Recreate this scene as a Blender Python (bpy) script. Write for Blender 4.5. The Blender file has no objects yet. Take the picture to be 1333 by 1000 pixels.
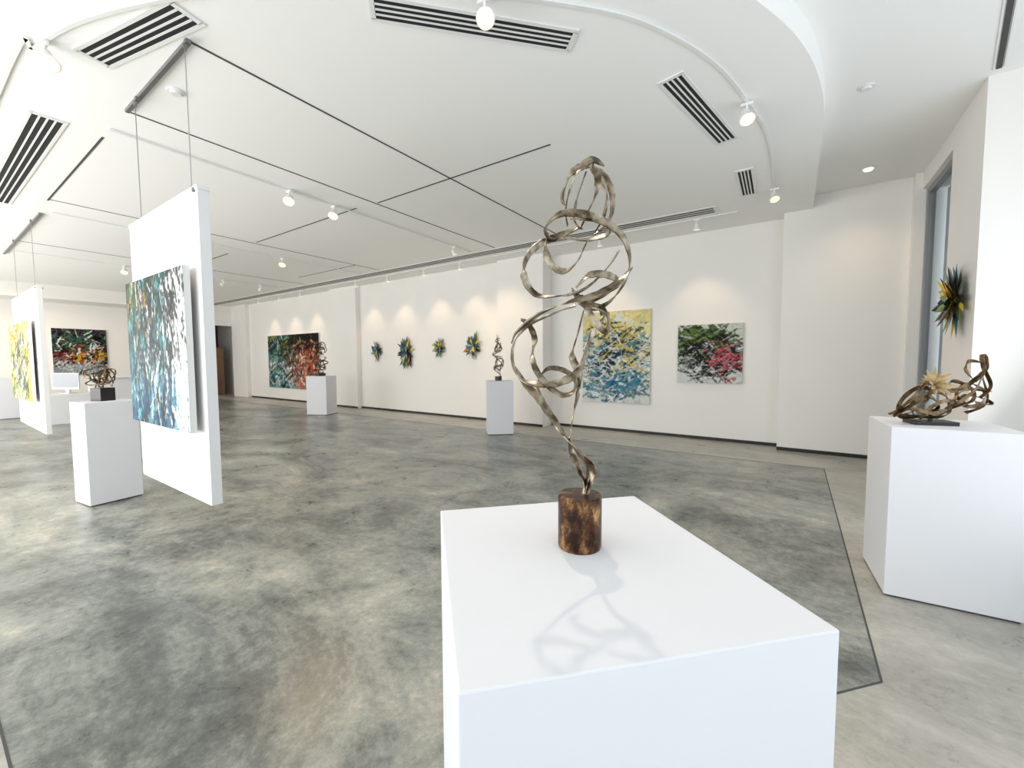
import bpy, numpy as np, math, random
from mathutils import Vector, Matrix
random.seed(4); np.random.seed(4)
scene=bpy.context.scene
try:
    scene.view_settings.view_transform='Standard'
    scene.view_settings.look='None'
except Exception: pass
H=1.5; C=3.83; UC=4.03

# ---------------------------------------------------------------- materials
def mat(name,col,rough=.5,metal=0,emit=None,estr=0,noise=None,bump=0,spec=None):
    m=bpy.data.materials.new(name);m.use_nodes=True;nt=m.node_tree;b=nt.nodes['Principled BSDF']
    b.inputs['Base Color'].default_value=(*col,1);b.inputs['Roughness'].default_value=rough;b.inputs['Metallic'].default_value=metal
    if spec is not None: b.inputs['Specular IOR Level'].default_value=spec
    if emit: b.inputs['Emission Color'].default_value=(*emit,1);b.inputs['Emission Strength'].default_value=estr
    if noise:
        sc,amt,col2=noise
        tc=nt.nodes.new('ShaderNodeTexCoord');n=nt.nodes.new('ShaderNodeTexNoise');n.inputs['Scale'].default_value=sc;n.inputs['Detail'].default_value=6
        r=nt.nodes.new('ShaderNodeValToRGB');r.color_ramp.elements[0].position=.5-amt;r.color_ramp.elements[1].position=.5+amt
        r.color_ramp.elements[0].color=(*col,1);r.color_ramp.elements[1].color=(*col2,1)
        nt.links.new(tc.outputs['Object'],n.inputs['Vector']);nt.links.new(n.outputs['Fac'],r.inputs['Fac']);nt.links.new(r.outputs['Color'],b.inputs['Base Color'])
        if bump:
            bp=nt.nodes.new('ShaderNodeBump');bp.inputs['Strength'].default_value=bump;bp.inputs['Distance'].default_value=.01
            nt.links.new(n.outputs['Fac'],bp.inputs['Height']);nt.links.new(bp.outputs['Normal'],b.inputs['Normal'])
    return m
M={}
M['wall']=mat('wall_paint',(.86,.83,.79),.7,noise=(1.5,.3,(.88,.85,.81)))
M['ceil']=mat('ceiling_paint',(.91,.90,.875),.85,noise=(.8,.3,(.92,.915,.89)))
M['ped']=mat('pedestal_white_laminate',(.74,.74,.765),.6,noise=(3,.3,(.76,.76,.785)),spec=.25)
M['panel']=mat('panel_white',(.78,.77,.76),.6,noise=(3,.3,(.80,.79,.78)))
M['white']=mat('fixture_white',(.80,.80,.78),.4)
M['dark']=mat('slot_black',(.012,.012,.013),.8)
M['slot']=mat('slot_shadow_grey',(.07,.07,.07),.8)
M['grey']=mat('metal_grey',(.22,.22,.22),.4,.6)
M['wire']=mat('steel_wire',(.45,.45,.45),.35,.9)
M['base']=mat('black_base_trim',(.015,.014,.013),.5)
M['bulb']=mat('lamp_lens',(1,.85,.6),.3,emit=(1,.62,.25),estr=1.9)
M['down']=mat('downlight_lens',(1,.9,.7),.3,emit=(1,.75,.45),estr=2)
M['bronze']=mat('aged_bronze_ribbon',(.085,.058,.032),.33,.9,noise=(34,.12,(.45,.38,.28)),bump=.25)
M['bronze2']=mat('dark_bronze_ribbon',(.04,.024,.012),.36,.9,noise=(22,.16,(.24,.16,.085)),bump=.2)
M['blackb']=mat('black_stand',(.012,.011,.011),.35)
M['wood']=mat('dark_wood',(.07,.03,.016),.5,noise=(5,.2,(.13,.06,.03)))
M['wood2']=mat('brown_board',(.22,.12,.06),.5,noise=(5,.2,(.30,.17,.09)))
M['mon']=mat('monitor_silver',(.65,.66,.68),.3,.3)
M['scr']=mat('monitor_back',(.25,.26,.28),.3,.2)
M['frame']=mat('window_frame_grey',(.30,.31,.32),.45,.3)
def drum():
    m=mat('bronze_drum_patina',(.05,.02,.01),.32,.8);nt=m.node_tree;b=nt.nodes['Principled BSDF']
    tc=nt.nodes.new('ShaderNodeTexCoord');mp=nt.nodes.new('ShaderNodeMapping');mp.inputs['Scale'].default_value=(1,1,.6)
    n=nt.nodes.new('ShaderNodeTexNoise');n.inputs['Scale'].default_value=32;n.inputs['Detail'].default_value=12;n.inputs['Roughness'].default_value=.72;n.inputs['Distortion'].default_value=.1
    r=nt.nodes.new('ShaderNodeValToRGB');e=r.color_ramp.elements
    e[0].position=.41;e[0].color=(.030,.018,.013,1);e[1].position=.66;e[1].color=(.55,.31,.13,1)
    x=e.new(.525);x.color=(.11,.05,.026,1)
    nt.links.new(tc.outputs['Object'],mp.inputs[0]);nt.links.new(mp.outputs[0],n.inputs['Vector']);nt.links.new(n.outputs['Fac'],r.inputs[0]);nt.links.new(r.outputs[0],b.inputs['Base Color'])
    return m
M['drum']=drum()
def concrete():
    m=bpy.data.materials.new('polished_concrete');m.use_nodes=True;nt=m.node_tree;b=nt.nodes['Principled BSDF'];N=nt.nodes.new;L=nt.links.new
    tc=N('ShaderNodeTexCoord')
    def noise(scale,detail,dist,vec=None,rough=.55):
        n=N('ShaderNodeTexNoise');n.inputs['Scale'].default_value=scale;n.inputs['Detail'].default_value=detail;n.inputs['Distortion'].default_value=dist;n.inputs['Roughness'].default_value=rough
        L(vec or tc.outputs['Object'],n.inputs['Vector']);return n.outputs['Fac']
    mp=N('ShaderNodeMapping');mp.inputs['Rotation'].default_value=(0,0,.9);mp.inputs['Scale'].default_value=(1,1.9,1);L(tc.outputs['Object'],mp.inputs[0])
    a=noise(.6,14,.6,mp.outputs[0],.72);c=noise(3.0,15,.5,None,.8);f=noise(16,12,.2,None,.85)
    def math_(op,x,y):
        q=N('ShaderNodeMath');q.operation=op
        for i,v in enumerate((x,y)):
            if isinstance(v,(int,float)): q.inputs[i].default_value=v
            else: L(v,q.inputs[i])
        return q.outputs[0]
    s=math_('ADD',math_('MULTIPLY',a,.47),math_('ADD',math_('MULTIPLY',c,.29),math_('MULTIPLY',f,.24)))
    r=N('ShaderNodeValToRGB');e=r.color_ramp.elements
    e[0].position=.42;e[0].color=(.085,.09,.082,1);e[1].position=.60;e[1].color=(.52,.49,.415,1)
    for p,cc in ((.465,(.15,.16,.145,1)),(.50,(.235,.245,.22,1)),(.545,(.335,.333,.293,1))):
        x=e.new(p);x.color=cc
    L(s,r.inputs[0])
    r2=N('ShaderNodeValToRGB');e=r2.color_ramp.elements
    e[0].position=.41;e[0].color=(.27,.255,.22,1);e[1].position=.60;e[1].color=(.56,.53,.465,1)
    L(s,r2.inputs[0])
    at=N('ShaderNodeAttribute');at.attribute_name='zone'
    mx=N('ShaderNodeMix');mx.data_type='RGBA'
    L(at.outputs['Fac'],mx.inputs['Factor']);L(r.outputs[0],mx.inputs['A']);L(r2.outputs[0],mx.inputs['B'])
    L(mx.outputs['Result'],b.inputs['Base Color'])
    rr=N('ShaderNodeMapRange');rr.inputs['To Min'].default_value=.18;rr.inputs['To Max'].default_value=.42;L(c,rr.inputs['Value']);L(rr.outputs[0],b.inputs['Roughness'])
    b.inputs['Specular IOR Level'].default_value=.5
    return m
M['floor']=concrete()
def paintmat():
    m=bpy.data.materials.new('acrylic_paint');m.use_nodes=True;nt=m.node_tree;b=nt.nodes['Principled BSDF']
    a=nt.nodes.new('ShaderNodeAttribute');a.attribute_name='Col';nt.links.new(a.outputs['Color'],b.inputs['Base Color']);b.inputs['Roughness'].default_value=.5;b.inputs['Specular IOR Level'].default_value=.15
    return m
M['paint']=paintmat()
M['canvas']=mat('canvas_edge',(.72,.71,.69),.8)
def glass():
    m=bpy.data.materials.new('window_glass');m.use_nodes=True;nt=m.node_tree;nt.nodes.clear()
    o=nt.nodes.new('ShaderNodeOutputMaterial');mx=nt.nodes.new('ShaderNodeMixShader');t=nt.nodes.new('ShaderNodeBsdfTransparent');g=nt.nodes.new('ShaderNodeBsdfGlossy')
    g.inputs['Roughness'].default_value=.05;t.inputs[0].default_value=(.92,.95,.96,1);mx.inputs[0].default_value=.08
    nt.links.new(t.outputs[0],mx.inputs[1]);nt.links.new(g.outputs[0],mx.inputs[2]);nt.links.new(mx.outputs[0],o.inputs[0]);return m
M['glass']=glass()
M['sheer']=mat('sheer_curtain',(.50,.54,.60),.8)
for n,c in dict(b_teal=(.02,.10,.12),b_dark=(.02,.024,.028),b_yel=(.60,.42,.03),b_org=(.42,.15,.03),b_grn=(.14,.20,.05),b_grey=(.22,.24,.24),b_tan=(.26,.18,.08),b_red=(.35,.05,.03)).items():
    M[n]=mat('blade_'+n[2:],c,.35,.25,noise=(20,.2,tuple(min(1,x*1.8+.01) for x in c)))

# ---------------------------------------------------------------- mesh builder
class MB:
    def __init__(s): s.v=[];s.f=[];s.m=[];s.sm=[];s.mats=[]
    def mi(s,k):
        if k not in s.mats: s.mats.append(k)
        return s.mats.index(k)
    def add(s,vs,fs,k,smooth=False,M4=None):
        o=len(s.v);i=s.mi(k)
        for p in vs:
            p=Vector(p)
            if M4 is not None: p=M4@p
            s.v.append(tuple(p))
        for f in fs: s.f.append([o+j for j in f]);s.m.append(i);s.sm.append(smooth)
    def box(s,c,d,k,rz=0,M4=None):
        x,y,z=[q/2 for q in d];vs=[]
        cs,sn=math.cos(rz),math.sin(rz)
        for a,b_,e in [(-x,-y,-z),(x,-y,-z),(x,y,-z),(-x,y,-z),(-x,-y,z),(x,-y,z),(x,y,z),(-x,y,z)]:
            vs.append((c[0]+a*cs-b_*sn,c[1]+a*sn+b_*cs,c[2]+e))
        s.add(vs,[(0,3,2,1),(4,5,6,7),(0,1,5,4),(1,2,6,5),(2,3,7,6),(3,0,4,7)],k,False,M4)
    def cyl(s,a,b_,r1,r2,k,n=24,kb=None,smooth=True):
        a=Vector(a);b_=Vector(b_);ax=(b_-a).normalized();u=ax.orthogonal().normalized();w=ax.cross(u)
        vs=[];
        for P,r in ((a,r1),(b_,r2)):
            for i in range(n):
                t=2*math.pi*i/n;vs.append(P+u*(r*math.cos(t))+w*(r*math.sin(t)))
        s.add(vs,[(i,(i+1)%n,n+(i+1)%n,n+i) for i in range(n)],k,smooth)
        s.add(vs[:n],[tuple(reversed(range(n)))],k);s.add(vs[n:],[tuple(range(n))],kb or k)
    def build(s,name,bevel=0):
        me=bpy.data.meshes.new(name);me.from_pydata(s.v,[],s.f);me.update()
        for k in s.mats: me.materials.append(M[k])
        me.polygons.foreach_set('material_index',s.m);me.polygons.foreach_set('use_smooth',s.sm);me.update()
        o=bpy.data.objects.new(name,me);scene.collection.objects.link(o)
        if bevel:
            b=o.modifiers.new('bevel','BEVEL');b.width=bevel;b.segments=2;b.limit_method='ANGLE'
        return o
def slab(name,x0,x1,y0,y1,z0,z1,k,bevel=0):
    b=MB();b.box(((x0+x1)/2,(y0+y1)/2,(z0+z1)/2),(x1-x0,y1-y0,z1-z0),k);return b.build(name,bevel)

def catmull(P,n=10,closed=False):
    P=[Vector(p) for p in P];out=[];m=len(P)
    rng=range(m) if closed else range(m-1)
    for i in rng:
        if closed: a,b,c,d=P[(i-1)%m],P[i],P[(i+1)%m],P[(i+2)%m]
        else: a,b,c,d=P[max(i-1,0)],P[i],P[i+1],P[min(i+2,m-1)]
        for j in range(n):
            t=j/n;out.append(.5*((2*b)+(c-a)*t+(2*a-5*b+4*c-d)*t*t+(3*b-a-3*c+d)*t**3))
    if not closed: out.append(P[-1])
    return out
def ribbon(mb,pts,w,th,k,phase=0,twist=1.5,M4=None,closed=False,n=10):
    S=catmull(pts,n,closed);m=len(S);vs=[];fs=[]
    for i,p in enumerate(S):
        if closed: T=(S[(i+1)%m]-S[i-1])
        else: T=S[min(i+1,m-1)]-S[max(i-1,0)]
        T.normalize();tt=i/m
        ph=phase+twist*math.sin(2*math.pi*tt*1.0)
        ref=Vector((.35*math.sin(ph*1.7),math.cos(ph),math.sin(ph)))
        W=ref-T*ref.dot(T)
        if W.length<.15: W=T.orthogonal()
        W.normalize()
        if i and W.dot(pw)<0: W=-W
        if i: W=(W*.35+pw*.65);W=(W-T*W.dot(T)).normalized()
        pw=W.copy();Nn=T.cross(W)
        ww=w*(.95+.06*math.sin(i*.9+phase*3))/2
        for a,b in ((-1,-1),(1,-1),(1,1),(-1,1)): vs.append(p+W*ww*a+Nn*(th/2)*b)
    R=m if closed else m-1
    for i in range(R):
        a=4*i;b=4*((i+1)%m)
        for q in range(4): fs.append((a+q,a+(q+1)%4,b+(q+1)%4,b+q))
    if not closed: fs+= [(3,2,1,0),tuple(4*(m-1)+q for q in range(4))]
    mb.add(vs,fs,k,False,M4)

# ---------------------------------------------------------------- room
b=MB();b.add([(-24,-3,0),(3.5,-3,0),(3.5,9,0),(-24,9,0),(-24,-3,-.1),(3.5,-3,-.1),(3.5,9,-.1),(-24,9,-.1)],[(0,1,2,3),(4,7,6,5),(0,4,5,1),(1,5,6,2),(2,6,7,3),(3,7,4,0)],'floor')
fl=b.build('floor')
import bmesh
bm=bmesh.new();bm.from_mesh(fl.data)
JY=.143;JX=-1.70;SL=(2.48-JY)/(.38-JX)
def inside(x,y):
    return (y<6.98 and x<.38 and y>JY and (y-2.48)>(x-.38)*SL) or (x<JX and y<6.98 and y>JY)
for co,no in [((.38,0,0),(1,0,0)),((0,6.98,0),(0,1,0)),((.38,2.48,0),(SL,-1,0)),((0,JY,0),(0,1,0))]:
    g=bm.verts[:]+bm.edges[:]+bm.faces[:];bmesh.ops.bisect_plane(bm,geom=g,plane_co=co,plane_no=no)
bm.to_mesh(fl.data);bm.free()
att=fl.data.attributes.new('zone','FLOAT','FACE')
for p in fl.data.polygons: att.data[p.index].value=0. if inside(p.center.x,p.center.y) else 1.
jb=MB()
def strip(b,p,q,w,z,k,h=.002):
    p=Vector(p);q=Vector(q);d=q-p;b.box(((p.x+q.x)/2,(p.y+q.y)/2,z),(d.length,w,h),k,math.atan2(d.y,d.x))
for p,q in [((.38,2.48),(.38,6.98)),((.38,6.98),(-24,6.98)),((.38,2.48),(JX,JY)),((JX,JY),(-20,JY))]: strip(jb,p,q,.009,.001,'slot')
jb.build('trim_1')

slab('ceiling',-24,3.5,-3,9,UC,UC+.1,'ceil')
edge=[(.17,8.6),(.175,7.2),(.175,6.1),(.17,5.08),(.10,4.38),(-.04,3.79),(-.27,3.24),(-.60,2.63),(-1.08,2.0),(-1.75,1.38),(-2.6,.80),(-3.6,.38),(-4.8,.12),(-6,.03),(-8,0),(-20,0)]
cv=[(p.x,p.y) for p in catmull([(x,y,0) for x,y in edge],8)]+[(-20,8.6)]
b=MB();n=len(cv);b.add([(x,y,C) for x,y in cv]+[(x,y,UC) for x,y in cv],[tuple(range(n)),tuple(reversed(range(n,2*n)))]+[(i,i+n,(i+1)%n+n,(i+1)%n) for i in range(n)],'ceil')
b.build('ceiling_drop_soffit')

def wall(name,x0,x1,y0,y1,z0=0,z1=UC): return slab(name,x0,x1,y0,y1,z0,z1,'wall')
wall('wall_back',-4.6,-.2,8.36,8.6)
wall('wall_back_right',-.2,3.5,8.05,8.6)
wall('wall_back_pilaster',-5.84,-4.6,7.95,8.6)
wall('wall_back_centre',-11.3,-5.84,8.10,8.6)
wall('wall_back_pier',-12.7,-11.3,7.95,8.6)
wall('wall_back_left',-18.7,-12.7,8.10,8.6)
wall('wall_back_end',-20,-18.7,7.95,8.6)
wall('wall_left',-20.2,-20,-3,6.0)
slab('wall_left_header',-20.2,-20,6.0,8.6,3.0,UC,'wall')
slab('wall_store',-23,-22.9,5,8.6,0,UC,'wood')
slab('wall_store_side',-23,-20.2,5.5,5.6,0,UC,'wall');slab('wall_store_back',-23,-20.2,8.5,8.6,0,UC,'wall')
slab('wall_left_bulkhead',-20,-18.7,-.0,5.2,3.42,C,'wall')
wall('wall_right_pier',1.37,2.3,5.62,6.58)
slab('wall_right_lintel',1.38,2.3,6.58,8.05,3.80,UC,'wall')
slab('wall_right_jamb',1.30,1.42,7.93,8.05,0,UC,'wall')
slab('wall_right_sill',1.38,2.3,6.58,8.05,0,.12,'wall')
b=MB()
for y in (6.61,7.90): b.box((1.47,y,1.95),(.07,.06,3.66),'frame')
b.box((1.47,7.25,3.76),(.07,1.25,.07),'frame');b.box((1.47,7.25,.15),(.07,1.25,.06),'frame');b.box((1.47,7.25,1.9),(.01,1.2,3.6),'glass')
b.build('window_1')
b=MB();vs=[];fs=[]
for i in range(91):
    y=6.60+i*.0152;x=1.66+.03*math.sin(i*1.1);vs+=[(x,y,.14),(x,y,3.78)]
    if i: fs.append((2*i-2,2*i,2*i+1,2*i-1))
b.add(vs,fs,'sheer',True);b.build('sheer_curtain')
slab('wall_right_front_head',2.2,2.3,-3,5.62,3.75,UC,'wall')
slab('wall_right_front_sill',2.2,2.3,-3,5.62,0,.12,'wall')
b=MB()
for y in np.linspace(-2.9,5.55,6): b.box((2.25,y,1.93),(.08,.07,3.63),'frame')
b.box((2.25,1.3,1.93),(.01,8.5,3.6),'glass');b.build('window_2')
slab('wall_front_head',-20,2.3,-3,-2.9,3.75,UC,'wall');slab('wall_front_sill',-20,2.3,-3,-2.9,0,.3,'wall')
b=MB()
for x in np.linspace(-19.9,2.2,14): b.box((x,-2.95,2.02),(.1,.08,3.45),'frame')
b.box((-8.8,-2.95,2.02),(22,.01,3.44),'glass');b.build('window_3')

def bbx(name,x0,x1,y): slab(name,x0,x1,y-.013,y-.001,0,.055,'base')
bbx('baseboard_back',-4.6,-.2,8.36);bbx('baseboard_back_right',-.2,1.3,8.05);bbx('baseboard_back_centre',-11.3,-5.84,8.1);bbx('baseboard_back_pilaster',-5.84,-4.6,7.95);bbx('baseboard_back_pier',-12.7,-11.3,7.95);bbx('baseboard_back_left',-18.7,-12.7,8.1)

# ---------------------------------------------------------------- ceiling details
def vent(p,q,w,n=4):
    p=Vector(p);q=Vector(q);d=q-p;L=d.length;a=math.atan2(d.y,d.x);Mx=Matrix.Translation(((p.x+q.x)/2,(p.y+q.y)/2,C))@Matrix.Rotation(a,4,'Z')
    b=MB();b.box((0,0,-.004),(L,w,.008),'dark',M4=Mx)
    bw=.015
    for s in (-1,1):
        b.box((0,s*(w/2+.010),-.006),(L+.06,.028,.010),'white',M4=Mx);b.box((s*(L/2+.013),0,-.006),(.034,w,.010),'white',M4=Mx)
    for i in range(1,n): b.box((0,-w/2+w*i/n,-.007),(L,bw,.008),'white',M4=Mx)
    return b.build('air_vent')
vent((-4.5,.93),(-3.44,1.17),.18)
vent((-2.36,1.86),(-1.42,2.85),.17)
vent((-.91,3.70),(-.66,5.04),.17)
vent((-.58,5.95),(-.60,6.83),.15)
vent((-9.6,.86),(-5.95,.88),.21)
b=MB()
z=C-.002
for p,q in [((-3.71,1.28),(-3.71,7.0)),((-5.2,1.27),(-5.2,7.0)),((-5.15,4.05),(-2.25,4.05)),((-8.97,1.27),(-6.0,1.27)),((-8.8,4.0),(-5.6,4.0)),((-8.9,1.27),(-8.9,7.0)),((-12.4,1.3),(-12.4,7)),((-14,4.05),(-10.2,4.05)),((-11.5,6.3),(-8.9,6.3))]:
    strip(b,p,q,.020,z,'slot',.004)
b.build('trim_2')
b=MB()
b.box((-10.5,7.2,C-.006),(18.9,.30,.010),'white')
for yy in (-.09,.0,.09): b.box((-10.5,7.2+yy,C-.013),(18.8,.035,.006),'slot')
b.build('linear_slot_diffuser')
b=MB();b.box((-4.43,1.27,C-.016),(1.48,.030,.030),'grey');
for x in (-4.80,-3.66): b.box((x,1.25,C-.045),(.04,.03,.03),'grey')
b.build('hanging_rail')
b=MB();b.box((-11.9,1.3,C-.016),(4.2,.035,.030),'grey');b.build('hanging_rail.001')
b=MB();strip(b,(1.12,4.2),(1.40,5.5),.035,UC-.005,'slot',.01);strip(b,(1.09,4.21),(1.37,5.51),.012,UC-.006,'white',.01);strip(b,(1.15,4.19),(1.43,5.49),.012,UC-.006,'white',.01);b.build('ceiling_slot_diffuser')

def track(name,pts,z=C):
    b=MB();P=[Vector((x,y,0)) for x,y in pts]
    for p,q in zip(P,P[1:]): strip(b,p,q,.026,z-.0105,'white',.018)
    return b.build(name)
trk=[(p.x,p.y) for p in catmull([(x,y,0) for x,y in [(-18.5,.5),(-6,.56),(-4.67,.66),(-3.77,.90),(-2.7,1.42),(-1.85,2.05),(-1.13,2.72),(-.80,3.2),(-.55,3.8),(-.38,4.6),(-.29,5.3),(-.29,6.9)]],6)]
track('lighting_track',trk)
track('lighting_track.001',[(-5.72,1.26),(-5.80,6.95)])
track('lighting_track.002',[(-9.6,1.4),(-9.6,6.95)])
track('lighting_track.003',[(-13.5,1.4),(-13.5,6.95)])
track('lighting_track.004',[(-18,7.5),(-.8,7.5)])

warm=(1,.74,.46)
def spot(x,y,aim,power=60,zc=C,size=75,r=.055,lamp=True,col=warm,blend=.8,soft=.05):
    r*=.88
    b=MB();b.box((x,y,zc-.032),(.10,.03,.022),'white')
    hd=Vector((x,y,zc-.13));b.cyl((x,y,zc-.03),hd,.010,.010,'white',10)
    d=(Vector(aim)-hd).normalized();A=hd-d*.06;B=hd+d*.05
    b.cyl(A,hd,r*.55,r*.8,'white');b.cyl(hd,B,r*.8,r*1.15,'white');b.cyl(B,B+d*.006,r*.98,r*.98,'bulb')
    o=b.build('track_spotlight')
    if lamp:
        l=bpy.data.lights.new('spot','SPOT');l.energy=power;l.color=col;l.spot_size=math.radians(size);l.spot_blend=blend;l.shadow_soft_size=soft
        lo=bpy.data.objects.new('spot_lamp',l);scene.collection.objects.link(lo);lo.location=B+d*.03;lo.rotation_euler=d.to_track_quat('-Z','Y').to_euler();lo.parent=o
    return o
spot(-4.55,.68,(-3.2,.75,1.2),45,r=.075)
spot(-1.70,2.20,(-.38,.80,1.2),85,r=.06,size=60,soft=.035,col=(1,.86,.70))
spot(-.42,4.40,(.1,3.2,1),60,r=.065)
spot(-.29,6.75,(.3,5.5,.8),55,r=.06)
spot(-5.74,3.05,(-4.4,1.8,1),65,r=.075);spot(-5.76,3.72,(-4.8,2.3,.5),65,r=.075)
spot(-9.6,4.9,(-8.2,3.6,.5),65,r=.075);spot(-13.5,3.1,(-12,2.6,.5),65,r=.075);spot(-5.79,6.4,(-5.5,8,1.7),60)
for x in (-16.5,-15,-13.6): spot(x,7.5,(x-.2,8.1,1.3),27)
for x in (-10.6,-9.2,-7.8,-6.6): spot(x,7.5,(x,8.1,1.3),27)
for x in (-3.1,-1.4): spot(x,7.5,(x,8.36,1.3),27)
spot(-9.6,2.4,(-11,1.0,1),40);spot(-13.5,5.2,(-15,3,1),70);spot(-17.5,.5,(-19.5,3,1.2),150)
spot(-13.5,6.2,(-16,6,0),65)
def disc(name,x,y,z,r,k='white',k2=None):
    b=MB();b.cyl((x,y,z-.012),(x,y,z-.001),r,r*1.1,'white',32);b.cyl((x,y,z-.03),(x,y,z-.012),r*.6,r*.75,k2 or k,32);return b.build(name)
disc('smoke_detector',-4.48,1.43,C,.06);disc('smoke_detector',.48,5.17,UC,.06)
o=disc('recessed_downlight',.74,7.35,UC,.075,k2='down')
l=bpy.data.lights.new('dl','SPOT');l.energy=28;l.color=warm;l.spot_size=2.2;l.spot_blend=1;l.shadow_soft_size=.06;lo=bpy.data.objects.new('lamp',l);scene.collection.objects.link(lo);lo.location=(.74,7.35,UC-.05);lo.parent=o

# ---------------------------------------------------------------- pedestals
PH=1.077
def pedestal(cx,cy,sx,sy,rz,h=PH):
    b=MB();b.box((cx,cy,h/2+.006),(sx,sy,h-.012),'ped',rz);b.box((cx,cy,.004),(sx-.02,sy-.02,.008),'slot',rz);return b.build('display_pedestal',.003)
pedestal(-.37,.815,.594,.655,math.radians(46.0))
pedestal(.79,3.73,.60,.58,math.radians(4))
pedestal(-6.15,1.19,.36,.44,math.radians(8))
pedestal(-4.99,6.85,.52,.50,math.radians(41))
pedestal(-10.95,6.55,.60,.5,math.radians(25))
pedestal(-17.3,1.45,.5,.5,0)

# ---------------------------------------------------------------- hero sculpture
cr=Vector((.826,.564,0));cf=Vector((-.564,.826,0))
def frame(origin,s,right=cr,fwd=cf,sz=1):
    m=Matrix.Identity(4)
    for i,v in enumerate((right,fwd,Vector((0,0,sz)))):
        for j in range(3): m[j][i]=v[j]*s
    m.translation=Vector(origin);return m
F=frame((-.392,.845,PH),.00169)
def T(l): return [(u-758,d,718-v) for u,v,d in l]
b=MB()
R=lambda pts,w=9,ph=0,tw=1.2,closed=False,k='bronze': ribbon(b,T(pts),w*1.18,1.8,k,ph,tw,F,closed,n=14)
# crown
R([(735,272,-8),(732,262,-10),(741,238,-8),(755,222,0),(770,216,8),(786,222,12),(797,242,10),(799,268,4),(792,292,-6),(780,304,-14)],10,.3,.8)
R([(784,222,-8),(768,219,-14),(752,232,-16),(742,252,-10),(738,275,4),(742,290,14)],9,.6,.6)
R([(770,216,4),(776,240,-14),(772,264,-18),(764,282,-10),(758,296,4)],8,.5,.9)
R([(766,222,12),(758,244,18),(752,268,16),(750,286,6),(756,300,-4)],7,.8,.5)
R([(772,220,-2),(782,238,-4),(789,258,-6),(788,280,4),(778,300,14)],7,.2,.7)
# upper bands
R([(712,296,0),(730,286,-18),(760,290,-26),(790,298,-14),(793,304,6),(770,306,24),(738,303,24),(718,306,12)],9,.9,.5,True)
R([(760,290,20),(735,300,22),(706,315,10),(688,336,-8),(683,362,-18),(698,386,-22),(728,388,-24),(756,380,-12),(780,362,6),(800,340,18),(812,322,22)],8,.7,1.1)
R([(742,292,-16),(775,296,-24),(805,312,-18),(820,338,-4),(819,362,12),(804,386,22),(782,398,22),(758,392,16)],9,.3,1.0)
R([(716,300,12),(713,320,18),(722,342,16),(738,352,4),(752,342,-10),(764,318,-14),(782,304,-8)],8,.9,.8)
# middle swirls
R([(748,378,-22),(765,363,-26),(790,362,-18),(806,370,-4),(790,382,14),(765,388,22),(748,378,-4)],8,.4,1.0)
R([(820,352,-4),(800,372,-22),(770,388,-26),(735,397,-26),(702,410,-18),(676,430,-8),(668,444,0)],10,.2,.7)
R([(765,392,18),(790,398,24),(790,415,16),(772,436,0),(762,462,-12),(750,485,-18),(722,498,-18),(692,498,-8),(674,486,4),(668,462,12),(674,438,18),(695,418,20),(725,405,14),(752,396,4)],9,.6,1.2)
R([(756,385,-8),(768,412,-18),(786,432,-18),(792,412,-6),(776,398,8)],7,.8,.8)
R([(680,414,10),(690,420,12),(698,440,6),(694,466,-6),(706,492,-16),(730,512,-18),(748,508,-8),(752,494,8),(738,482,16),(716,480,16),(702,500,14),(710,520,4)],7,.3,1.1)
R([(764,402,14),(758,430,20),(750,462,20),(758,488,10),(754,512,-4),(746,545,-10),(746,575,-4),(760,598,4),(770,618,6),(766,640,4),(764,652,2)],9,.5,.9)
R([(672,478,0),(684,498,10),(704,520,14),(722,546,10),(740,572,2),(758,592,-8),(772,608,-6),(772,630,0),(765,652,0)],10,.1,.9)
R([(745,570,4),(748,592,10),(756,612,10),(764,630,6),(766,648,2)],8,.9,.5)
b.cyl(F@Vector((0,0,0)),F@Vector((0,0,3)),.0475,.049,'drum',48);b.cyl(F@Vector((0,0,3)),F@Vector((0,0,69)),.049,.049,'drum',48);b.cyl(F@Vector((0,0,69)),F@Vector((0,0,71)),.049,.0465,'drum',48)
b.cyl(F@Vector((6,2,68)),F@Vector((7,2,78)),.006,.005,'bronze',12)
b.build('ribbon_sculpture')

# ---------------------------------------------------------------- other ribbon sculptures
def curls(b,o,s,w,loops,k='bronze2',seed=1,th=.003,z0=.3,z1=.62,L0=4.2,L1=6.6,rr0=.30,xy=.2):
    rnd=random.Random(seed)
    for i in range(loops):
        c=Vector((rnd.uniform(-xy,xy)*s[0],rnd.uniform(-xy,xy)*s[1],rnd.uniform(z0,z1)*s[2]))
        ax=Vector((rnd.gauss(0,1),rnd.gauss(0,1),rnd.gauss(0,.6))).normalized();u=ax.orthogonal().normalized();v=ax.cross(u)
        pts=[];t0=rnd.uniform(0,6);L=rnd.uniform(L0,L1)
        for j in range(9):
            t=t0+L*j/8;rr=(rr0+.06*math.sin(j*2+i))*(1+.1*j/8)
            q=c+Vector((x*y for x,y in zip((u*math.cos(t)+v*math.sin(t))*rr,s)))+ax*(.03*s[2]*j/8)
            q.z=max(q.z,.01);pts.append(Vector(o)+q)
        ribbon(b,pts,w,th,k,rnd.uniform(0,2),1.0,n=6)
b=MB();b.box((-6.2,1.19,PH+.070),(.14,.14,.14),'blackb',.4);curls(b,(-6.2,1.19,PH+.13),(.27,.27,.27),.012,13,seed=3);b.cyl((-6.2,1.19,PH+.12),(-6.2,1.19,PH+.2),.01,.01,'bronze2',8);b.build('curled_metal_sculpture')
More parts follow.
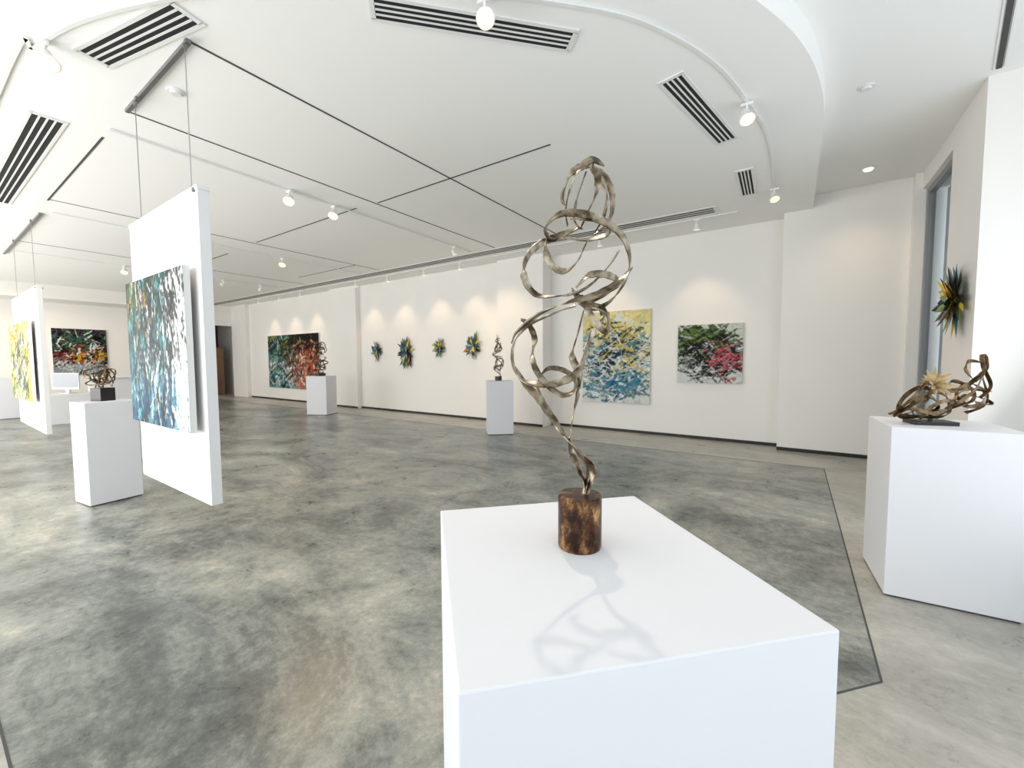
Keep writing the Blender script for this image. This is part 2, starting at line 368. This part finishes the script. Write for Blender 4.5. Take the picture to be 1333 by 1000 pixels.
def figure(cx,cy,h,w,k,seed,name,base,rw):
    """tall loose stack of hand-bent ribbon loops on a stem"""
    b=MB();base(b,cx,cy);rnd=random.Random(seed);F2=frame((cx,cy,PH),1)
    for i in range(3):
        pts=[(.01*i,0,.07)];a=rnd.uniform(0,6);N=9
        for j in range(1,N+1):
            t=j/N;z=.07+(h-.10)*t+rnd.uniform(-.05,.05)*h;a+=rnd.uniform(1.3,2.7)*(1 if i!=1 else -1)
            rr=w*(.25+.85*math.sin(math.pi*min(1,.12+t*.86))**.8)*rnd.uniform(.5,1.1)
            pts.append((rr*math.cos(a),rr*math.sin(a),min(h,z)))
        ribbon(b,pts,rw,.004,k,i,1,F2,n=8)
    curls(b,(cx,cy,PH+h*.12),(w*2.6,w*2.6,h*.42),rw*.9,4,k,seed+3,.004,.35,.65)
    curls(b,(cx,cy,PH+h*.50),(w*2.3,w*2.3,h*.45),rw*.9,4,k,seed+5,.004,.35,.65)
    return b.build(name)
figure(-5.03,6.87,.94,.11,'bronze',2,'slender_ribbon_sculpture',lambda b,x,y:b.cyl((x,y,PH),(x,y,PH+.09),.07,.07,'blackb'),.022)
figure(-10.95,6.52,1.0,.19,'bronze2',5,'twisted_ribbon_sculpture',lambda b,x,y:b.box((x,y,PH+.04),(.2,.2,.08),'blackb'),.03)
b=MB();o=Vector((.735,3.70,PH))
F3=frame(o,.0100,sz=1.30)
Q=lambda pts,w=1.9,ph=0: ribbon(b,pts,w*1.15,.3,'bronze2',ph,1.0,F3,n=10)
b.box(o+Vector((0,0,.012)),(.22,.14,.024),'blackb',.3);b.cyl(o+Vector((0,0,.02)),o+Vector((0,0,.12)),.012,.01,'blackb',10)
Q([(-24,0,4),(-18,-4,9),(-8,-3,14),(4,2,16),(14,4,13),(12,0,6),(2,-4,4),(-10,-2,4),(-20,3,5)],2,.2)
Q([(-20,2,4),(-14,5,12),(-4,4,18),(6,0,16),(16,-3,18),(26,-1,22),(36,2,27),(38,4,33),(33,2,34),(30,-2,28),(33,-4,19),(30,-1,13)],2,.7)
Q([(14,2,12),(20,-4,9),(29,-4,11),(35,1,16),(30,5,20),(22,3,19),(16,0,14),(20,-3,10)],1.8,.4)
Q([(-10,-3,3),(-4,-6,10),(6,-5,12),(14,-2,9),(20,2,12),(28,4,14),(36,1,12),(34,-4,10),(24,-4,11)],1.8,1.0)
Q([(-6,4,3),(-12,1,10),(-6,-4,14),(2,-3,9),(-2,3,4),(-14,4,3),(-22,0,6)],1.8,.1)
Q([(24,-2,22),(22,1,27),(26,3,31),(31,0,30),(29,-3,25),(25,-2,21)],1.6,.5)
Q([(8,3,4),(14,-2,10),(22,-5,17),(30,-2,24),(36,3,22),(38,2,14),(30,-3,9),(18,-4,6)],1.7,.9)
Q([(-22,-1,7),(-16,-5,14),(-6,-2,20),(2,3,14),(-4,5,7),(-14,2,5)],1.6,.5)
Q([(-26,1,5),(-16,-2,8),(-4,-6,6),(8,-4,9),(18,1,15),(28,3,17),(38,0,16)],1.7,.3)
Q([(6,-3,14),(12,1,20),(20,4,21),(27,1,17),(22,-4,12),(12,-4,9),(4,0,6)],1.7,1.1)
def star(b,c,r,n,k,nrm,seed=0):
    nrm=Vector(nrm).normalized();u=nrm.orthogonal().normalized();v=nrm.cross(u);rnd=random.Random(seed)
    for i in range(n):
        a=2*math.pi*i/n+rnd.uniform(-.15,.15);d=(u*math.cos(a)+v*math.sin(a)+nrm*rnd.uniform(0,.7)).normalized();s=d.cross(nrm).normalized();L=r*rnd.uniform(.75,1.1);w=r*.17;c_=Vector(c)
        b.add([c_,c_+d*L*.45+s*w,c_+d*L,c_+d*L*.45-s*w,c_+d*L*.45+nrm*w*.5],[(0,1,4),(1,2,4),(2,3,4),(3,0,4)],k if isinstance(k,str) else rnd.choice(k))
star(b,F3@Vector((-3,-4,20)),.125,14,'b_tan',(-cf)+Vector((0,0,.4)),1);star(b,F3@Vector((-3,-4,20)),.09,10,'b_tan',Vector((-.3,-.6,1)),2)
b.build('reclining_ribbon_sculpture')

# ---------------------------------------------------------------- wall starbursts
def burst(c,nrm,rx,rz,seed,n=40,cols=('b_teal','b_dark','b_yel','b_org','b_grn','b_grey','b_teal','b_dark','b_grey')):
    b=MB();rnd=random.Random(seed);nrm=Vector(nrm);up=Vector((0,0,1));side=up.cross(nrm).normalized();c=Vector(c)
    b.cyl(c+nrm*.002,c+nrm*.05,.05,.04,'b_dark',12)
    for i in range(n):
        lay=i%3;a=2*math.pi*i/n*3.0+rnd.uniform(-.2,.2)
        L=rnd.uniform(.65,1.05)*(1,.85,.6)[lay];out=(.10,.3,.6)[lay]
        d=side*math.cos(a)*rx*L+up*math.sin(a)*rz*L+nrm*out*rx*L
        s=d.cross(nrm).normalized();w=.035+.02*rnd.random();o=c+nrm*(.03+.012*lay)
        bend=side*rnd.uniform(-.03,.03)
        w*= (rx/.3)
        b.add([o,o+d*.4+s*w+bend,o+d*.75+s*w*.7+bend,o+d,o+d*.75-s*w*.7+bend,o+d*.4-s*w+bend,o+d*.5+nrm*.018+bend],[(0,1,6),(1,2,6),(2,3,6),(3,4,6),(4,5,6),(5,0,6)],rnd.choice(cols))
    return b.build('starburst_wall_sculpture')
burst((-10.45,8.10,1.80),(0,-1,0),.27,.36,1);burst((-9.15,8.10,1.72),(0,-1,0),.36,.58,2,50);burst((-7.85,8.10,1.84),(0,-1,0),.26,.32,3);burst((-6.68,8.10,1.85),(0,-1,0),.32,.44,4,46)
burst((1.37,5.97,2.08),(-1,0,0),.34,.42,11,60,('b_yel','b_yel','b_dark','b_dark','b_grey','b_grn','b_org','b_teal','b_dark'))

# ---------------------------------------------------------------- paintings
def srgb(c): 
    c=np.array(c,float)/255;return c**2.2
def paint(W,Hh,bg,layers,seed,mult=2.2,lo=.5,hi=.92):
    rnd=np.random.RandomState(seed);yy,xx=np.mgrid[0:Hh,0:W];img=np.zeros((Hh,W,3))
    t=(yy/Hh)[...,None]
    img[:]=srgb(bg[0])*(1-t)+srgb(bg[1])*t
    jobs=[]
    for li,Lr in enumerate(layers):
        for q in range(int(Lr[0]*mult)): jobs.append((li*.6+rnd.uniform(0,2.0),li))
    jobs.sort()
    for _,li in jobs:
        (n,col,ln,wd,am,asd,cx,cy,sx,sy)=layers[li]
        x=rnd.normal(cx,sx)*W;y=rnd.normal(cy,sy)*Hh;L=ln*W*rnd.uniform(.25,1.0)/2;w=max(.5,wd*W*rnd.uniform(.3,1.5));a=math.radians(rnd.normal(am,asd))
        dx,dy=math.cos(a),math.sin(a)
        x0,x1=int(max(0,x-L-w)),int(min(W,x+L+w+1));y0,y1=int(max(0,y-L-w)),int(min(Hh,y+L+w+1))
        if x1<=x0 or y1<=y0: continue
        X=xx[y0:y1,x0:x1]-x;Y=yy[y0:y1,x0:x1]-y;s=X*dx+Y*dy;d=-X*dy+Y*dx
        d=d+ .06*L*np.sin(s/L*2+rnd.uniform(0,6))
        ww=w*(.7+.3*np.cos(np.clip(s/L,-1,1)*1.5))*(1+.35*np.sin(s*.7+rnd.uniform(0,6)))
        st=.5+.5*np.sin(d*2.6+rnd.uniform(0,6))
        m=np.clip((ww-np.abs(d))+.5,0,1)*(np.abs(s)<L)*(.55+.45*st)
        c=srgb(col[rnd.randint(len(col))])*rnd.uniform(lo,hi)
        m=m[...,None];img[y0:y1,x0:x1]=img[y0:y1,x0:x1]*(1-m)+np.clip(c,0,1)*m
    return np.clip(img,0,.8)
def painting(name,origin,right,nrm,w,h,img,th=.04,up=(0,0,1)):
    Hh,W=img.shape[:2];o=Vector(origin);r=Vector(right).normalized();nn=Vector(nrm).normalized();u=Vector(up).normalized()
    vs=[];
    for j in range(Hh):
        for i in range(W): vs.append(tuple(o+r*(w*i/(W-1))+u*(h*j/(Hh-1))))
    fs=[(j*W+i,j*W+i+1,(j+1)*W+i+1,(j+1)*W+i) for j in range(Hh-1) for i in range(W-1)]
    nf=len(fs);k=len(vs)
    cs=[o,o+r*w,o+r*w+u*h,o+u*h];vs+=[tuple(c-nn*.0005) for c in cs]+[tuple(c-nn*th) for c in cs]
    fs+=[(k+i,k+(i+1)%4,k+4+(i+1)%4,k+4+i)[::-1] for i in range(4)]+[(k+7,k+6,k+5,k+4)]
    me=bpy.data.meshes.new(name);me.from_pydata(vs,[],fs);me.materials.append(M['paint']);me.materials.append(M['canvas'])
    mi=[0]*nf+[1]*5;me.polygons.foreach_set('material_index',mi)
    ca=me.color_attributes.new('Col','FLOAT_COLOR','POINT');buf=np.ones((len(vs),4));buf[:k,:3]=img.reshape(-1,3);ca.data.foreach_set('color',buf.astype(np.float32).ravel());me.update()
    ob=bpy.data.objects.new(name,me);scene.collection.objects.link(ob);return ob
K=(8,12,16);WH=(235,238,234)
teal=[(20,88,96),(40,122,132),(12,58,70),(85,155,155)];blue=[(20,90,135),(45,130,168),(10,50,85)]
imgA=paint(190,170,[(50,100,115),(70,95,82)],[
 (90,[(22,58,60),K,(30,90,98)],.35,.04,80,30,.45,.55,.35,.3),
 (120,[(42,75,50),(22,48,38),(90,110,58),K],.25,.022,75,30,.35,.85,.3,.10),
 (220,teal,.28,.016,85,22,.42,.50,.3,.22),
 (150,blue+[(110,195,205)],.22,.018,80,30,.45,.15,.3,.10),
 (90,[WH,(180,210,208)],.20,.009,95,30,.5,.5,.35,.35),
 (150,[K,(15,30,38)],.22,.009,85,25,.42,.55,.3,.28),
 (60,[WH],.30,.022,110,18,.88,.72,.08,.16),
 (55,[K,(30,35,40)],.30,.014,115,20,.86,.75,.09,.14),
 (60,[WH,(235,240,240)],.22,.014,105,25,.92,.35,.06,.25),
 (14,[(180,140,60),(150,90,45)],.07,.010,80,30,.2,.8,.15,.12)],1)
painting('abstract_painting_teal',(-4.87,1.12,.985),(1,0,0),(0,-1,0),1.33,1.19,imgA)
imgB=paint(120,120,[(205,185,60),(225,205,110)],[(120,[(220,195,50),(230,210,110),(225,225,200)],.3,.04,60,40,.5,.5,.4,.4),(90,[(60,110,110),(100,140,90),(40,60,60)],.25,.018,60,30,.45,.35,.3,.25),(80,[K],.25,.014,60,30,.5,.5,.3,.3),(70,[(225,200,60),WH],.2,.016,60,40,.5,.5,.35,.35)],2)
painting('abstract_painting_yellow',(-12.3,1.12,.85),(1,0,0),(0,-1,0),2.2,1.32,imgB)
imgC=paint(140,160,[(205,212,208),(228,215,150)],[
 (60,[(238,224,140),(240,230,175)],.35,.04,5,25,.5,.85,.4,.10),
 (60,[WH,(220,225,220)],.3,.04,10,40,.4,.5,.35,.35),
 (140,[(70,135,150),(110,170,180),(38,98,122)],.30,.016,5,25,.5,.45,.24,.18),
 (170,[(14,34,58),(20,50,75),K],.32,.009,-5,30,.5,.50,.2,.19),
 (45,[(225,200,90),(240,225,150)],.25,.012,10,40,.55,.6,.3,.2),
 (80,[WH],.22,.010,0,35,.5,.35,.35,.25),
 (60,[(75,145,165),(35,100,138)],.2,.012,0,30,.5,.2,.3,.07)],3,lo=.6,hi=1)
painting('abstract_painting_blue_yellow',(-3.80,8.31,.60),(1,0,0),(0,-1,0),1.44,1.90,imgC)
imgD=paint(130,130,[(205,208,205),(195,200,185)],[
 (80,[(95,128,60),(125,152,75),(45,78,45)],.28,.03,5,30,.38,.76,.22,.10),
 (44,[(185,55,70),(200,95,100),(120,28,42)],.24,.022,20,35,.74,.42,.12,.14),
 (180,[K,(26,22,25),(40,35,38)],.30,.018,5,35,.45,.5,.24,.17),
 (60,[(85,122,65),(130,148,75)],.2,.012,0,30,.45,.62,.25,.14),
 (70,[WH,(180,185,180)],.22,.011,5,40,.5,.42,.33,.28),
 (70,[K],.25,.009,0,35,.55,.5,.25,.2),(30,[(210,65,82),(215,115,122)],.16,.012,20,30,.70,.42,.14,.13)],4)
painting('abstract_painting_green_red',(-1.84,8.31,1.06),(1,0,0),(0,-1,0),1.09,1.08,imgD)
imgE=paint(170,120,[(110,135,130),(70,90,82)],[
 (100,[(55,85,72),(25,45,40),K],.28,.03,20,40,.45,.6,.3,.25),
 (110,[(45,115,122),(85,150,158)],.2,.020,80,40,.22,.4,.16,.25),
 (90,[(190,80,50),(150,50,40),(205,130,70)],.2,.020,30,40,.74,.45,.14,.22),
 (90,[WH,(160,182,178)],.16,.012,60,50,.45,.3,.3,.25),(50,[K],.25,.018,70,40,.75,.85,.18,.12),(40,[(150,145,75),(85,110,60)],.15,.010,60,50,.3,.7,.2,.2),(70,[K,(30,40,40)],.2,.010,60,50,.5,.5,.3,.3),(40,[(200,90,60),(215,150,120)],.12,.010,60,50,.72,.45,.15,.22)],5,lo=.6,hi=1)
painting('abstract_painting_dark_garden',(-17.1,8.05,.47),(1,0,0),(0,-1,0),3.55,2.0,imgE)
imgF=paint(120,120,[(130,130,130),(80,60,70)],[
 (120,[K,(40,28,40),(65,45,48)],.3,.03,20,40,.5,.65,.35,.2),(60,[(180,65,35),(200,110,45),(140,30,30)],.22,.02,10,30,.5,.48,.22,.12),(30,[(205,170,60)],.18,.014,20,40,.65,.4,.2,.1),(80,[(190,195,195),(140,150,150)],.25,.022,0,40,.5,.10,.35,.08),(60,[(50,90,90),(70,105,70)],.2,.016,20,40,.4,.75,.3,.15),(80,[WH,K,K],.2,.012,30,50,.5,.5,.3,.3)],6,lo=.6,hi=1)
painting('abstract_painting_red_dark',(-19.95,2.70,1.05),(0,1,0),(1,0,0),1.30,1.55,imgF)

# ---------------------------------------------------------------- hanging panels
def hpanel(x0,x1,y0,y1,z0,z1,wires):
    b=MB();b.box(((x0+x1)/2,(y0+y1)/2,(z0+z1)/2),(x1-x0,y1-y0,z1-z0),'panel')
    b.box(((x0+x1)/2,(y0+y1)/2,z1+.014),(x1-x0+.01,y1-y0+.012,.028),'panel')
    b.box((x1-.05,(y0+y1)/2,z1+.0),(.02,y1-y0+.03,.03),'grey')
    ym=(y0+y1)/2
    for x in wires:
        b.cyl((x,ym,z1),(x,ym,C-.07),.004,.004,'wire',8);b.cyl((x,ym,C-.11),(x,ym,C-.068),.012,.012,'grey',10);b.cyl((x,ym,z1+.02),(x,ym,z1+.07),.010,.008,'grey',10)
    return b.build('hanging_display_panel',.003)
hpanel(-5.0,-3.46,1.20,1.27,.45,2.70,(-4.80,-3.66))
hpanel(-12.4,-9.75,1.20,1.26,.35,2.66,(-12.0,-10.1))

# ---------------------------------------------------------------- reception
b=MB();b.box((-14.9,3.45,.54),(.7,1.6,1.08),'ped');b.box((-14.9,3.45,1.095),(.78,1.66,.03),'white');b.box((-14.9,2.2,.70),(.75,.88,.04),'white');b.box((-14.55,2.2,.34),(.04,.84,.68),'ped');b.box((-14.9,1.8,.34),(.7,.05,.68),'ped');b.box((-15.2,2.2,.34),(.04,.8,.68),'ped');b.build('reception_desk',.004)
b=MB();Fm=frame((-14.85,2.2,.722),1)
def mb_(c,d,k): b.box(c,d,k,M4=Fm)
mb_((0,0,.30),(.66,.03,.40),'mon');mb_((0,-.018,.32),(.62,.006,.34),'scr');mb_((0,.05,.06),(.08,.05,.14),'mon');mb_((0,.03,.006),(.24,.2,.012),'mon');b.build('desktop_monitor')
b=MB();b.box((-21.2,7.6,1.05),(.05,.9,2.1),'wood2');b.box((-21.0,6.9,.95),(.05,.5,1.9),'wood');b.box((-20.9,7.3,.5),(.04,.6,1.0),'white');b.build('stacked_boards')

# ---------------------------------------------------------------- daylight
def area(name,loc,rot,sx,sy,e,col):
    l=bpy.data.lights.new(name,'AREA');l.shape='RECTANGLE';l.size=sx;l.size_y=sy;l.energy=e;l.color=col
    o=bpy.data.objects.new(name,l);scene.collection.objects.link(o);o.location=loc;o.rotation_euler=rot;return o
area('daylight_front',(-11.2,-2.8,1.8),(math.radians(109),0,0),16,3.0,840,(1,.975,.94))
area('daylight_corner',(-1.0,-2.7,1.9),(math.radians(118),0,0),5,3.0,88,(.90,.95,1))
area('daylight_right',(1.98,2.4,1.8),(math.radians(115),0,math.radians(90)),6,2.8,72,(.90,.95,1))
area('daylight_window',(2.25,7.2,2),(math.radians(90),0,math.radians(90)),1.4,3.4,18,(.85,.92,1))
w=bpy.data.worlds.new('sky');scene.world=w;w.use_nodes=True;bgn=w.node_tree.nodes['Background'];bgn.inputs[0].default_value=(.85,.92,1,1);bgn.inputs[1].default_value=1.0

# ---------------------------------------------------------------- camera
cd=bpy.data.cameras.new('camera');co=bpy.data.objects.new('camera',cd);scene.collection.objects.link(co)
cd.sensor_width=36;cd.lens=36*537.5/1333;cd.clip_start=.02
pi_,ro,ya=.058,-.004,.599
f=Vector((-math.sin(ya)*math.cos(pi_),math.cos(ya)*math.cos(pi_),-math.sin(pi_)));r=Vector((math.cos(ya),math.sin(ya),0));u=r.cross(f)
r2=r*math.cos(ro)+u*math.sin(ro);u2=u*math.cos(ro)-r*math.sin(ro)
m=Matrix.Identity(4)
for i,v in enumerate((r2,u2,-f)):
    for j in range(3): m[j][i]=v[j]
m.translation=Vector((0,0,H));co.matrix_world=m
scene.camera=co
